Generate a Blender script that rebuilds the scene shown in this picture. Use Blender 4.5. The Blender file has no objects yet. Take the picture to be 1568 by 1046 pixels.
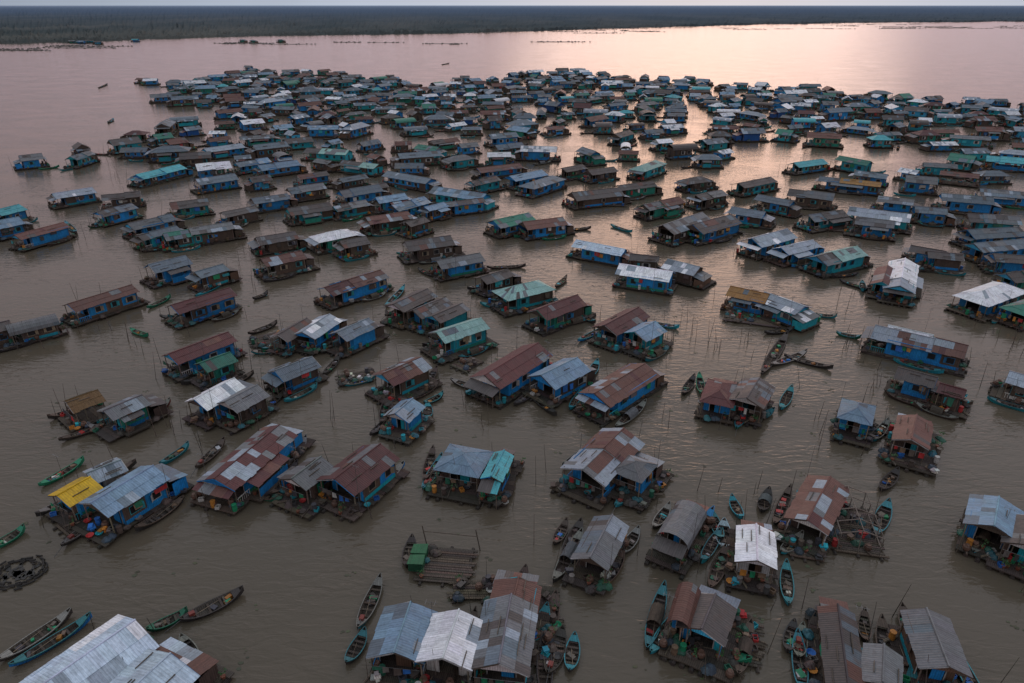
import bpy, math, random
from mathutils import Vector, noise as mnoise
R=math.radians
CH=50.0; PITCH=R(26.25); F=1045.0
cp,sp=math.cos(PITCH),math.sin(PITCH)
def P(px,py,z=0.0):
    """image pixel coordinates, cast through the camera -> position on the lake plane (world metres)"""
    a=(px-784)/F; b=(523-py)/F
    dz=-sp+b*cp
    t=(CH-z)/max(-dz,1e-4)
    return Vector((a*t, t*(cp+b*sp)))
scene=bpy.context.scene
# ------------------------------------------------------------------ materials
def newmat(name):
    m=bpy.data.materials.new(name); m.use_nodes=True
    nt=m.node_tree; bs=nt.nodes['Principled BSDF']
    return m,nt,bs
class N:
    def __init__(s,nt): s.nt=nt
    def n(s,t,**k):
        x=s.nt.nodes.new(t)
        for a,b in k.items(): setattr(x,a,b)
        return x
    def l(s,a,b): s.nt.links.new(a,b)
    def math(s,op,a,b=None,clamp=False):
        x=s.n('ShaderNodeMath',operation=op); x.use_clamp=clamp
        for i,q in enumerate((a,b)):
            if q is None: continue
            if isinstance(q,(int,float)): x.inputs[i].default_value=q
            else: s.l(q,x.inputs[i])
        return x.outputs[0]
    def mix(s,f,a,b,mode='MIX'):
        x=s.n('ShaderNodeMix',data_type='RGBA',blend_type=mode)
        for i,q in ((0,f),(6,a),(7,b)):
            if isinstance(q,(int,float)): x.inputs[i].default_value=q
            elif isinstance(q,tuple): x.inputs[i].default_value=(q+(1,))[:4]
            else: s.l(q,x.inputs[i])
        return x.outputs[2]
    def noise(s,vec,scale,detail=3,rough=0.55,dist=0):
        x=s.n('ShaderNodeTexNoise'); x.inputs['Scale'].default_value=scale
        x.inputs['Detail'].default_value=detail; x.inputs['Roughness'].default_value=rough
        x.inputs['Distortion'].default_value=dist
        if vec is not None: s.l(vec,x.inputs['Vector'])
        return x.outputs['Fac']
    def mapr(s,v,a,b,c,d):
        x=s.n('ShaderNodeMapRange'); s.l(v,x.inputs[0])
        for i,q in enumerate((a,b,c,d)): x.inputs[i+1].default_value=q
        return x.outputs[0]
    def scale(s,vec,v3):
        x=s.n('ShaderNodeMapping'); s.l(vec,x.inputs[0]); x.inputs['Scale'].default_value=v3
        return x.outputs[0]
def surf(name,rough=0.6,metal=0.0,stripe=None,stripe_amt=0.3,bump=0.02,weather=0.35,wcol=(0.10,0.06,0.045),objvar=0.2):
    m,nt,bs=newmat(name); g=N(nt)
    at=g.n('ShaderNodeAttribute',attribute_name='Col')
    uv=g.n('ShaderNodeUVMap').outputs[0]
    tc=g.n('ShaderNodeTexCoord').outputs['Object']
    oi=g.n('ShaderNodeObjectInfo').outputs['Random']
    off=g.n('ShaderNodeVectorMath',operation='ADD'); g.l(tc,off.inputs[0])
    sc=g.math('MULTIPLY',oi,57.0); cb=g.n('ShaderNodeCombineXYZ'); g.l(sc,cb.inputs[0]); g.l(sc,cb.inputs[1]); g.l(cb.outputs[0],off.inputs[1])
    vec=off.outputs[0]
    big=g.noise(vec,0.6,3,0.7)
    fine=g.noise(vec,4.0,3,0.7)
    streak=g.noise(g.scale(uv,(5.0,0.7,1)),1.0,2,0.6)
    col=at.outputs['Color']
    var=g.math('ADD',g.mapr(streak,0.3,0.7,0.76,1.16),g.mapr(fine,0.3,0.7,-0.15,0.15))
    var=g.math('MULTIPLY',var,g.mapr(big,0.3,0.7,.78,1.12))
    var=g.math('MULTIPLY',var,g.mapr(oi,0,1,1-objvar,1+objvar))
    vm=g.n('ShaderNodeVectorMath',operation='SCALE'); g.l(col,vm.inputs[0]); g.l(var,vm.inputs['Scale'])
    col=vm.outputs[0]
    thr=g.math('SUBTRACT',0.78,g.math('MULTIPLY',at.outputs['Alpha'],0.38))
    nn=g.math('ADD',g.math('MULTIPLY',big,0.65),g.math('MULTIPLY',streak,0.35))
    mask=g.math('MULTIPLY',g.math('SUBTRACT',nn,thr),6.0,True)
    mask=g.math('MULTIPLY',mask,weather)
    rc=g.mix(fine,wcol,tuple(x*1.7 for x in wcol))
    col=g.mix(mask,col,rc)
    if stripe:
        sx=g.n('ShaderNodeSeparateXYZ'); g.l(uv,sx.inputs[0])
        s=g.math('SINE',g.math('MULTIPLY',sx.outputs[0],2*math.pi/stripe))
        dark=g.mapr(s,-1,-0.55,1-stripe_amt,1.0)
        vm2=g.n('ShaderNodeVectorMath',operation='SCALE'); g.l(col,vm2.inputs[0]); g.l(dark,vm2.inputs['Scale']); col=vm2.outputs[0]
        hb=g.math('ADD',g.math('MULTIPLY',s,0.5),g.math('MULTIPLY',fine,0.5))
    else: hb=fine
    bp=g.n('ShaderNodeBump'); bp.inputs['Strength'].default_value=0.6; bp.inputs['Distance'].default_value=bump
    g.l(hb,bp.inputs['Height']); g.l(bp.outputs[0],bs.inputs['Normal'])
    g.l(col,bs.inputs['Base Color'])
    bs.inputs['Metallic'].default_value=metal
    rr=g.math('ADD',g.math('MULTIPLY',mask,0.3),g.mapr(big,0.3,0.7,rough-0.08,rough+0.1),True); g.l(rr,bs.inputs['Roughness'])
    return m
M_ROOF=surf('corrugated_roof_sheet',rough=0.58,metal=0.08,stripe=0.24,stripe_amt=0.2,bump=0.02,weather=0.65,wcol=(.085,.055,.045))
M_PAINT=surf('painted_planks',rough=0.65,stripe=0.2,stripe_amt=0.4,bump=0.01,weather=0.4,wcol=(0.05,0.045,0.04))
M_WOOD=surf('weathered_wood',rough=0.85,stripe=0.17,stripe_amt=0.6,bump=0.02,weather=0.6,wcol=(0.03,0.025,0.02))
M_MISC=surf('plastic_and_cloth',rough=0.6,weather=0.4,wcol=(.05,.045,.04))
M_THATCH=surf('palm_thatch',rough=0.95,stripe=0.09,stripe_amt=0.5,bump=0.05,weather=0.6,wcol=(0.05,0.035,0.02))
M_DARK=surf('painted_dark_interior',rough=0.5,weather=0.1)  # flat dark colour stands in for the unlit rooms
M_LEAF=surf('plant_leaves',rough=0.6,weather=0.2,wcol=(0.08,0.08,0.03))
MATS=[M_ROOF,M_PAINT,M_WOOD,M_MISC,M_THATCH,M_DARK,M_LEAF]
ROOF,PAINT,WOOD,MISC,THATCH,DARK,LEAF=range(7)
# ------------------------------------------------------------------ mesh builder
class MB:
    def __init__(s): s.v=[];s.f=[];s.m=[];s.c=[];s.uv=[]
    def face(s,pts,mat,col,uvs=None,a=0.4):
        i=len(s.v); s.v.extend([tuple(p) for p in pts]); n=len(pts)
        s.f.append(tuple(range(i,i+n))); s.m.append(mat)
        c=(col[0],col[1],col[2],a)
        if uvs is None:
            p=[Vector(q) for q in pts]
            l1=(p[1]-p[0]).length; l2=(p[2]-p[1]).length
            uvs=[(0,0),(l1,0),(l1,l2),(0,l2)] if n==4 else [(0,0),(l1,0),(l1/2,l2)]+[(0,0)]*(n-3)
            o=(i*0.37)%11.0
            uvs=[(x+o,y+o) for x,y in uvs]
        for k in range(n): s.c.extend(c); s.uv.extend(uvs[k])
    def hexa(s,p,mat,col,a=0.4):
        for q in ((0,3,2,1),(4,5,6,7),(0,1,5,4),(1,2,6,5),(2,3,7,6),(3,0,4,7)):
            s.face([p[k] for k in q],mat,col,None,a)
    def box(s,x0,x1,y0,y1,z0,z1,mat,col,a=0.4):
        s.hexa([(x0,y0,z0),(x1,y0,z0),(x1,y1,z0),(x0,y1,z0),(x0,y0,z1),(x1,y0,z1),(x1,y1,z1),(x0,y1,z1)],mat,col,a)
    def rbox(s,cx,cy,z0,sx,sy,sz,rot,mat,col,a=0.4):
        c,n=math.cos(rot),math.sin(rot)
        b=[(cx+x*c-y*n,cy+x*n+y*c) for x,y in ((-sx/2,-sy/2),(sx/2,-sy/2),(sx/2,sy/2),(-sx/2,sy/2))]
        s.hexa([(x,y,z0) for x,y in b]+[(x,y,z0+sz) for x,y in b],mat,col,a)
    def beam(s,A,B,r,mat,col,n=4,r2=None,a=0.4):
        A=Vector(A);B=Vector(B); d=(B-A)
        if d.length<1e-4: return
        d.normalize(); u=d.orthogonal().normalized(); w=d.cross(u); r2=r if r2 is None else r2
        ra=[A+(u*math.cos(2*math.pi*k/n)+w*math.sin(2*math.pi*k/n))*r for k in range(n)]
        rb=[B+(u*math.cos(2*math.pi*k/n)+w*math.sin(2*math.pi*k/n))*r2 for k in range(n)]
        for k in range(n): s.face([ra[k],ra[(k+1)%n],rb[(k+1)%n],rb[k]],mat,col,None,a)
        s.face(list(reversed(ra)),mat,col,[(0,0)]*n,a); s.face(rb,mat,col,[(0,0)]*n,a)
    def lathe(s,cx,cy,z,prof,n,mat,col,a=0.3):
        for (r0,h0),(r1,h1) in zip(prof[:-1],prof[1:]):
            for k in range(n):
                a0=2*math.pi*k/n;a1=2*math.pi*(k+1)/n
                s.face([(cx+r0*math.cos(a0),cy+r0*math.sin(a0),z+h0),(cx+r0*math.cos(a1),cy+r0*math.sin(a1),z+h0),
                        (cx+r1*math.cos(a1),cy+r1*math.sin(a1),z+h1),(cx+r1*math.cos(a0),cy+r1*math.sin(a0),z+h1)],mat,col,None,a)
    def mesh(s,name):
        me=bpy.data.meshes.new(name); me.from_pydata(s.v,[],s.f)
        for m in MATS: me.materials.append(m)
        me.polygons.foreach_set('material_index',s.m)
        ca=me.color_attributes.new('Col','FLOAT_COLOR','CORNER'); ca.data.foreach_set('color',s.c)
        ul=me.uv_layers.new(name='UVMap'); ul.data.foreach_set('uv',s.uv)
        me.update(); return me
def put(name,me,loc,rot=0,parent=None):
    o=bpy.data.objects.new(name,me); scene.collection.objects.link(o)
    o.location=loc; o.rotation_euler=(0,0,rot)
    if parent: o.parent=parent
    return o
def jit(c,rng,a=0.12):
    k=1+rng.uniform(-a,a); return tuple(max(0,x*k*(1+rng.uniform(-a*.3,a*.3))) for x in c)
RC={'bg':(0.125,0.165,0.20),'lg':(0.29,0.35,0.41),'w':(0.76,0.79,0.83),'pw':(.48,.60,.70),'r':(0.095,0.030,0.030),'ru':(0.135,0.060,0.046),
    'br':(0.085,0.075,0.072),'gn':(0.03,0.18,0.13),'te':(0.07,0.38,0.43),'ye':(0.72,0.46,0.015),'th':(0.17,0.105,0.05),
    'g':(0.155,0.165,0.175),'lt':(0.26,0.46,0.43),'or':(0.33,0.17,0.04),'lb':(0.18,0.29,0.40),'db':(0.03,0.12,0.25)}
RW={'w':0.02,'pw':.03,'lg':0.25,'lb':0.2,'bg':0.35,'r':0.4,'ru':0.6,'br':0.7,'g':0.5,'ye':0.0,'te':0.1,'th':0.6,'gn':.2,'lt':.2}
WC={'b':(0.008,0.22,0.54),'t':(0.008,0.31,0.39),'g':(0.015,0.24,0.17),'w':(0.5,0.5,0.48),'wd':(0.085,0.06,0.045),'db':(0.008,0.09,0.32),'br':(0.12,0.07,0.045),'lb':(0.04,0.37,0.62)}
WOODC=(0.066,0.051,0.04)
BR=[(0.02,0.13,0.42),(0.01,0.22,0.10),(0.40,0.03,0.03),(0.45,0.19,0.03),(0.45,0.45,0.42),(0.02,0.30,0.36),(0.08,0.06,0.05),(0.05,0.05,0.05),(0.16,0.11,0.07),(0.12,0.10,0.08),(0.10,0.08,0.07),(.06,.06,.07),(.02,.13,.08),(.07,.055,.045),(.14,.13,.12)]
def sheets(mb,A,B,C,D,col,rng,patch=0.1,alts=(),mat=ROOF,al=0.4,step=0.86,rag=0.08):
    A,B,C,D=map(Vector,(A,B,C,D))
    ln=max((B-A).length,(C-D).length); n=max(1,round(ln/step))
    sl=((D-A).length+(C-B).length)/2
    rows=2 if sl>2.3 else 1
    nr=(B-A).cross(D-A) if (B-A).length>0.01 else (C-D).cross(A-D)
    nr.normalize()
    if nr.z<0: nr=-nr
    pc=[None,None]
    for i in range(n):
        t0,t1=i/n,(i+1)/n
        ra,rb=A.lerp(B,t0),A.lerp(B,t1); ea,eb=D.lerp(C,t0),D.lerp(C,t1)
        for r in range(rows):
            if rng.random()<patch and alts: pc[r]=rng.choice(alts)
            elif rng.random()<0.55: pc[r]=None
            c=jit(pc[r] if pc[r] else col,rng,0.065)
            s0=r/rows; s1=(r+1)/rows
            j=rng.uniform(0,rag)/max(sl,.5) if r==rows-1 else 0.02
            off=nr*(rng.uniform(0,0.015)+(0.035 if r==0 and rows==2 else 0))
            p0=ra.lerp(ea,s0)+off; p1=rb.lerp(eb,s0)+off; p2=rb.lerp(eb,s1+j)+off; p3=ra.lerp(ea,s1+j)+off
            u0=i*step; 
            mb.face([p0,p1,p2,p3],mat,c,[(u0,s0*sl),(u0+step,s0*sl),(u0+step,s1*sl),(u0,s1*sl)],al)
            dn=nr*-0.03
            mb.face([p3+dn,p2+dn,p1+dn,p0+dn],mat,c,None,al)
            mb.face([p3,p2,p2+dn,p3+dn],mat,c,None,al); mb.face([p0,p3,p3+dn,p0+dn],mat,c,None,al); mb.face([p2,p1,p1+dn,p2+dn],mat,c,None,al)
def item(mb,x,y,z,rng):
    k=rng.randint(0,8); c=rng.choice(BR)
    if k==0: mb.lathe(x,y,z,[(0.26,0),(0.29,0.3),(0.26,0.6),(0.29,0.85),(0.0,0.85)],8,MISC,c)
    elif k==1: mb.lathe(x,y,z,[(0.2,0),(0.38,0.3),(0.34,0.55),(0.2,0.7),(0.24,0.75),(0.0,0.7)],8,MISC,(0.11,0.06,0.04))
    elif k==2:
        r=rng.uniform(0,3); mb.rbox(x,y,z,0.6,0.45,0.06,r,MISC,c)
        for dx,dy,sx,sy in ((0,0.2,0.6,0.05),(0,-0.2,0.6,0.05),(0.28,0,0.04,0.35),(-0.28,0,0.04,0.35)):
            mb.rbox(x+dx*math.cos(r)-dy*math.sin(r),y+dx*math.sin(r)+dy*math.cos(r),z+0.061,sx,sy,0.28,r,MISC,c)
    elif k==3: mb.lathe(x,y,z,[(0.25,0),(0.4,0.22),(0.36,0.2),(0.22,0.05),(0,0.05)],9,MISC,c)
    elif k==4:
        mb.lathe(x,y,z,[(0.15,0),(0.22,0.3),(0.0,0.3)],7,MISC,(0.2,0.07,0.04))
        for q in range(16):
            a=rng.uniform(0,6.28);h=z+0.3+rng.uniform(0,0.6);r=rng.uniform(0.05,0.4);s=rng.uniform(0.1,0.2)
            px,py=x+r*math.cos(a),y+r*math.sin(a)
            mb.face([(px,py,h),(px+s,py+rng.uniform(-s,s),h+rng.uniform(-.1,.15)),(px+rng.uniform(-s,s),py+s,h+rng.uniform(-.1,.2))],LEAF,(0.03,rng.uniform(0.07,0.14),0.025))
    elif k==5:
        for q in range(4): mb.rbox(x+rng.uniform(-.15,.15),y+rng.uniform(-.15,.15),z+q*0.13,rng.uniform(.4,.9),rng.uniform(.3,.6),0.12,rng.uniform(0,3),MISC if q%2 else WOOD,jit(c,rng,.4))
    elif k in (6,8): # heaped fishing net
        nc=rng.choice([(0.02,0.09,0.06),(0.03,0.05,0.07),(0.07,0.05,0.04),(0.02,0.11,0.13),(.05,.045,.04)])
        for q in range(3): mb.lathe(x+rng.uniform(-.35,.35),y+rng.uniform(-.35,.35),z,[(rng.uniform(.35,.55),0),(0.42,0.15),(0.2,rng.uniform(.25,.42)),(0.0,0.4)],6,MISC,jit(nc,rng,.3))
    else:
        L=rng.uniform(1,2.4); a=rng.uniform(0,3.1)
        for q in range(4): mb.beam((x-math.cos(a)*L/2,y-math.sin(a)*L/2+q*.09,z+.05+.05*(q%2)),(x+math.cos(a)*L/2,y+math.sin(a)*L/2+q*.09,z+.08),0.045,WOOD,jit((0.14,0.11,0.08),rng,.3),3)
def build_house(L,W,roof,wall,fl,rng):
    pt={k:MB() for k in ('deck','walls','roof','door_and_windows','belongings')}
    dk,wl,rf,dw,bl=pt['deck'],pt['walls'],pt['roof'],pt['door_and_windows'],pt['belongings']
    dz=0.5; he=2.2+rng.uniform(-.1,.3); s=rng.uniform(0.34,0.48); ze=dz+he; zr=ze+W/2*s
    wcol=WC[wall]; rcol=RC[roof]; al=RW.get(roof,.3)
    alk={'w':['w','lg'],'pw':['pw','lg','w'],'lg':['lg','bg','w'],'bg':['g','lg','bg','br'],'r':['ru','r','r','g'],'ru':['g','r','br','ru'],'br':['g','ru','bg','br'],'g':['bg','br','lg','g'],'lb':['lb','lg','bg'],'ye':['ye'],'te':['te']}.get(roof,['g','br','bg'])
    if 'm' in fl and roof in ('r','ru'): alk=['lg','g','lg','ru','r']
    alts=[RC[k] for k in alk]
    patch={'w':.05,'ye':.0,'lb':.1,'r':.08}.get(roof,.12)
    if 'm' in fl: patch=.33
    rnd='x' in fl
    porch=min(2.0,L*0.18)
    wy0=-L/2+0.4+porch; wy1=L/2-0.4; wx=W/2-0.4
    ex0=rng.uniform(.0,.6); ex1=rng.uniform(.0,.6); ef=rng.uniform(.4,1.4); eb=rng.uniform(.1,.9)
    if 'c' in fl: ex1+=.8; ef+=.5
    X0,X1,Y0,Y1=-W/2-ex0,W/2+ex1,-L/2-ef,L/2+eb
    kitchen=rng.random()<.45 and 'o' not in fl
    if kitchen: Y1+=1.6
    y=Y0
    while y<Y1:
        w=rng.uniform(.5,.95); j0=rng.uniform(-.2,.25); j1=rng.uniform(-.25,.25)
        dk.box(X0+j0,X1+j1,y,min(y+w-.03,Y1+.3),dz-.12+rng.uniform(-.02,0),dz+rng.uniform(-.02,.01),WOOD,jit(WOODC,rng,.45),.6); y+=w
    x=X0+.3
    while x<X1-.1:
        dk.beam((x,Y0-rng.uniform(-.2,.4),0.14+rng.uniform(-.05,.05)),(x,Y1+rng.uniform(-.2,.4),0.14),0.22,WOOD,jit((0.045,0.038,0.03),rng,.3),6); x+=rng.uniform(.7,1.2)
    if 'o' not in fl:
        th=.07
        lower=jit(wcol if rng.random()<.6 else WC[rng.choice(['b','t','wd','g'])],rng,.2)
        for sgn in (-1,1):
            xa,xb=sorted((sgn*wx,sgn*(wx-th)))
            nb=max(1,int((wy1-wy0)/2.4)); bw=(wy1-wy0)/nb
            for b in range(nb):
                yb=wy0+b*bw
                cc=jit(wcol,rng,.15)
                if rng.random()<.16: cc=jit(WC['wd'],rng,.2)
                wl.box(xa,xb,yb+.005,yb+bw-.005,dz+.02,ze+ (W/2-wx)*s*.9,PAINT,cc)
                xp=sgn*wx
                if rng.random()<.75:
                    cy=yb+bw/2; ww=rng.uniform(.35,.55)
                    q0,q1=sorted((xp+sgn*.002,xp+sgn*.04))
                    z0=dz+.9;z1=dz+1.8
                    tr=rng.choice([(.45,.45,.43),(.02,.2,.42),(.3,.25,.17),(.03,.3,.35)])
                    dw.box(q0,q1,cy-ww-.07,cy-ww,z0-.07,z1+.07,PAINT,tr);dw.box(q0,q1,cy+ww,cy+ww+.07,z0-.07,z1+.07,PAINT,tr)
                    dw.box(q0,q1,cy-ww,cy+ww,z1,z1+.07,PAINT,tr);dw.box(q0,q1,cy-ww,cy+ww,z0-.07,z0,PAINT,tr)
                    p0,p1=sorted((xp+sgn*.002,xp+sgn*.015)); dw.box(p0,p1,cy-ww,cy+ww,z0,z1,DARK,(.012,.012,.014))  # pane painted dark as the shaded room; wall behind is solid
                    for e in (-1,1):
                        if rng.random()<.6:
                            (ax,ay),(bx,by)=((xp+sgn*.06,cy+e*(ww+.07)),(xp+sgn*.3,cy+e*(ww+.07+.3)))
                            dw.hexa([(ax,ay,z0),(bx,by,z0),(bx,by+.03,z0),(ax,ay+.03,z0),(ax,ay,z1),(bx,by,z1),(bx,by+.03,z1),(ax,ay+.03,z1)],PAINT,tr)
            r0,r1=sorted((sgn*(wx+.003),sgn*(wx+.03)))
            wl.box(r0,r1,wy0,wy1,dz+.02,dz+.5,PAINT,lower)
            wl.box(r0,r1,wy0,wy1,ze-.16,ze-.03,PAINT,rng.choice([(.45,.45,.43),wcol,(.3,.2,.1)]))
            for q in range(rng.randint(0,3)):
                yy=rng.uniform(wy0,wy1-1.2); ww=rng.uniform(.6,1.6); hh=rng.uniform(.5,1.3); xo=sgn*(wx+rng.uniform(.12,.2)); zt=ze-.1-rng.uniform(0,.5)
                bl.face([(xo,yy,zt),(xo,yy+ww,zt-.05),(xo+sgn*.12,yy+ww-.1,zt-hh),(xo+sgn*.1,yy+.05,zt-hh*.9)],MISC,jit(rng.choice(BR),rng,.3))
        for yy,front in ((wy0,1),(wy1-th,0)):
            c2=jit(wcol,rng,.15)
            xi=wx-th-.004
            if front:
                ow=xi*rng.uniform(.35,.75); oc=rng.uniform(-.2,.2)*xi
                wl.box(-xi,oc-ow,yy,yy+th,dz+.02,ze,PAINT,c2); wl.box(oc+ow,xi,yy,yy+th,dz+.02,ze,PAINT,c2)
                wl.box(oc-ow,oc+ow,yy,yy+th,ze-.35,ze,PAINT,c2)
                dw.box(oc-ow-.09,oc-ow,yy-.035,yy-.002,dz+.02,ze-.3,PAINT,(.4,.4,.38)); dw.box(oc+ow,oc+ow+.09,yy-.035,yy-.002,dz+.02,ze-.3,PAINT,(.4,.4,.38))
                if rng.random()<.5: dw.box(oc,oc+ow*.9,yy-.1,yy-.04,dz+.05,dz+1.95,PAINT,jit(WC[rng.choice(['b','t','br'])],rng))
            else:
                wl.box(-xi,xi,yy,yy+th,dz+.02,ze,PAINT,c2)
                dw.box(-.4,.4,yy+th+.002,yy+th+.03,dz+.03,dz+1.9,DARK,(.02,.02,.022))  # back doorway's inner darkness painted as a panel on the solid wall
            if 'a' not in fl and 'h' not in fl:
                hh=ze+xi*s
                gc=jit(WC[rng.choice([wall,wall,'wd','w','b'])],rng,.2)
                A=[(-xi,yy,ze+.003),(xi,yy,ze+.003),(0,yy,hh)]; Bq=[(p[0],p[1]+th,p[2]) for p in A]
                wl.face(A,PAINT,gc); wl.face(list(reversed(Bq)),PAINT,gc)
        if 'a' not in fl and 'h' not in fl and rng.random()<.7:
            gc=jit(WC[rng.choice([wall,wall,'w','lb','wd','wd'])],rng,.2); yy=-L/2+.12; xi=W/2-.25
            A=[(-xi,yy,ze+.04),(xi,yy,ze+.04),(0,yy,ze+xi*s+.02)]
            wl.face(A,PAINT,gc); wl.face([(p[0],p[1]+.05,p[2]) for p in reversed(A)],PAINT,gc)
    if kitchen:
        kw=W*rng.uniform(.35,.5); kx=rng.uniform(-.12,.12)*W; kc=jit(rng.choice([RC['g'],RC['br'],RC['ru'],RC['bg'],RC['lg']]),rng)
        ky=L/2-.3
        sheets(rf,(kx-kw,ky,ze-.25),(kx+kw,ky,ze-.25),(kx+kw,ky+2.3,ze-.75),(kx-kw,ky+2.3,ze-.75),kc,rng,.25,alts,al=.6)
        wc=jit(WC[rng.choice(['wd','wd',wall,'br'])],rng,.2)
        for sx_ in (-1,1): wl.box(kx+sx_*(kw-.2)-.03,kx+sx_*(kw-.2)+.03,ky+.35,ky+2.1,dz+.02,ze-.8,PAINT,wc)
        wl.box(kx-kw+.24,kx+kw-.24,ky+2.04,ky+2.1,dz+.02,ze-.85,PAINT,wc)
    for sgn in (-1,1):
        for yy in ([-L/2+.25,wy1-.2] if 'o' not in fl else [-L/2+.25+k*(L-.6)/3 for k in range(4)]):
            wl.box(sgn*(W/2-.33)-.05,sgn*(W/2-.33)+.05,yy,yy+.1,dz,ze+.08,WOOD,jit((.2,.16,.12),rng,.3))
    if rng.random()<.6:
        rc=jit(WC[rng.choice([wall,'b','t','w'])],rng,.2)
        for sgn in (-1,1):
            xx=sgn*(W/2-.3)
            wl.box(xx-.03,xx+.03,-L/2+.36,wy0-.03,dz+.72,dz+.8,PAINT,rc)
            k=-L/2+.5
            while k<wy0-.1: wl.box(xx-.02,xx+.02,k,k+.05,dz+.02,dz+.715,PAINT,rc); k+=.3
    if 'a' in fl:
        n=7; pts=[(-(W/2)*math.cos(math.pi*k/n),ze-.35+1.2*math.sin(math.pi*k/n)) for k in range(n+1)]
        for k in range(n):
            (xa,za),(xb,zb)=pts[k],pts[k+1]
            sheets(rf,(xb,-L/2,zb),(xb,L/2,zb),(xa,L/2,za),(xa,-L/2,za),rcol,rng,patch*.5,alts,al=al,rag=.01)
    elif 'h' in fl:
        hh=min(W/2,L/2-.2)
        A=(0,-L/2+hh,zr);B=(0,L/2-hh,zr)
        e=[(-W/2,-L/2,ze),(W/2,-L/2,ze),(W/2,L/2,ze),(-W/2,L/2,ze)]
        sheets(rf,A,B,e[2],e[1],rcol,rng,patch,alts,al=al); sheets(rf,A,B,e[3],e[0],jit(rcol,rng,.1),rng,patch,alts,al=al)
        sheets(rf,A,A,e[1],e[0],rcol,rng,patch,alts,al=al); sheets(rf,B,B,e[2],e[3],rcol,rng,patch,alts,al=al)
        rf.beam(A,B,.09,ROOF,jit(rcol,rng,.2),5)
        for q,w in ((A,e[0]),(A,e[1]),(B,e[2]),(B,e[3])): rf.beam(q,w,.06,ROOF,jit(rcol,rng,.2),4)
    else:
        mt=THATCH if roof=='th' else ROOF
        cut=None
        if L>9 and rng.random()<.35 and 'u' not in fl: cut=rng.uniform(-.25,.25)*L; c2=rng.choice(alts)
        segs=[(-L/2,L/2,rcol,0)] if cut is None else [(-L/2,cut,c2,-.12),(cut-.1,L/2,rcol,0)]
        for y0,y1,cc,dzz in segs:
            sag=rng.uniform(-.12,.02)
            for sgn in (-1,1):
                sheets(rf,(0,y0,zr+dzz),(0,y1,zr+dzz+sag),(sgn*W/2,y1,ze+dzz+rng.uniform(-.08,.05)),(sgn*W/2,y0,ze+dzz+rng.uniform(-.06,.05)),jit(cc,rng,.05),rng,patch,alts,mt,al,rag=.14)
            rf.beam((0,y0-.03,zr+dzz+.03),(0,y1+.03,zr+dzz+.03+sag),.10,mt,jit(cc,rng,.25),5)
            for sgn in (-1,1):
                for yy in (y0,y1):
                    rf.beam((0,yy,zr+dzz-.09),(sgn*W/2,yy,ze+dzz-.09),.05,PAINT,rng.choice([(.4,.4,.4),wcol,WC['wd']]),4)
        for q in range(rng.randint(0,5)):
            t=rng.uniform(.15,.85); sg=rng.choice((-1,1)); yy=rng.uniform(-L/2+.6,L/2-.8); x=sg*W/2*t; z=zr+(ze-zr)*t
            rf.beam((x,yy-rng.uniform(.4,1.2),z+.09),(x,yy+.7,z+.09),.05,WOOD,(.12,.10,.08),4)
    if 'p' in fl or (rnd and rng.random()<.35) or (not rnd and 'u' not in fl and rng.random()<.3):
        c=rng.choice(alts+[RC['g'],RC['br'],RC['bg']]); pl=rng.uniform(.8,1.7); yy=-L/2+.15
        sheets(rf,(-W/2+.1,yy,ze-.1),(W/2-.1,yy,ze-.1),(W/2-.1,yy-pl,ze-.1-pl*.28),(-W/2+.1,yy-pl,ze-.1-pl*.28),c,rng,patch,alts,al=.4)
        for sgn in (-1,1): wl.beam((sgn*(W/2-.25),yy-pl+.2,dz-.3),(sgn*(W/2-.25),yy-pl+.2,ze-.12-pl*.28),.05,WOOD,(.16,.13,.1),5)
    for sgn,k in ((-1,'l'),(1,'r')):
        if k in fl or (rnd and rng.random()<.2) or (not rnd and 'u' not in fl and rng.random()<.12):
            c=rng.choice(alts+[RC['g'],RC['br'],RC['r'],RC['bg']]); pl=rng.uniform(1.0,1.7); ya=rng.uniform(-.5,-.1)*L*.8; yb=ya+rng.uniform(.35,.6)*L; x=sgn*(W/2-.15)
            sheets(rf,(x,ya,ze-.16),(x,yb,ze-.16),(x+sgn*pl,yb,ze-.16-pl*.25),(x+sgn*pl,ya,ze-.16-pl*.25),c,rng,patch,alts,al=.4)
            dk.box(min(x,x+sgn*(pl+.2)),max(x,x+sgn*(pl+.2)),ya-.2,yb+.2,dz-.2,dz+.022,WOOD,jit(WOODC,rng,.3),.6)
            for yy in (ya+.15,yb-.15): wl.beam((x+sgn*(pl-.1),yy,0),(x+sgn*(pl-.1),yy,ze-.2-pl*.25),.05,WOOD,(.16,.13,.1),5)
            if rng.random()<.6: 
                q0,q1=sorted((x+sgn*(pl-.3),x+sgn*(pl-.24))); wl.box(q0,q1,ya+.3,yb-.3,dz+.03,dz+1.1,PAINT,jit(WC[rng.choice(['b','t','wd','g'])],rng,.2))
    n=int((24 if 'c' in fl else 13)+L*1.1)
    for q in range(n):
        sd=rng.random()
        if sd<.4: x,y=rng.uniform(X0+.2,X1-.2),rng.uniform(Y0+.1,-L/2+.9)
        elif sd<.58: x,y=rng.uniform(X0+.3,X1-.3),rng.uniform(L/2-.2,Y1-.1)
        elif sd<.79: x,y=X0+rng.uniform(.0,.3),rng.uniform(Y0+.3,Y1-.3)
        else: x,y=X1-rng.uniform(.0,.5),rng.uniform(Y0+.3,Y1-.3)
        item(bl,x,y,dz+.012,rng)
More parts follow.
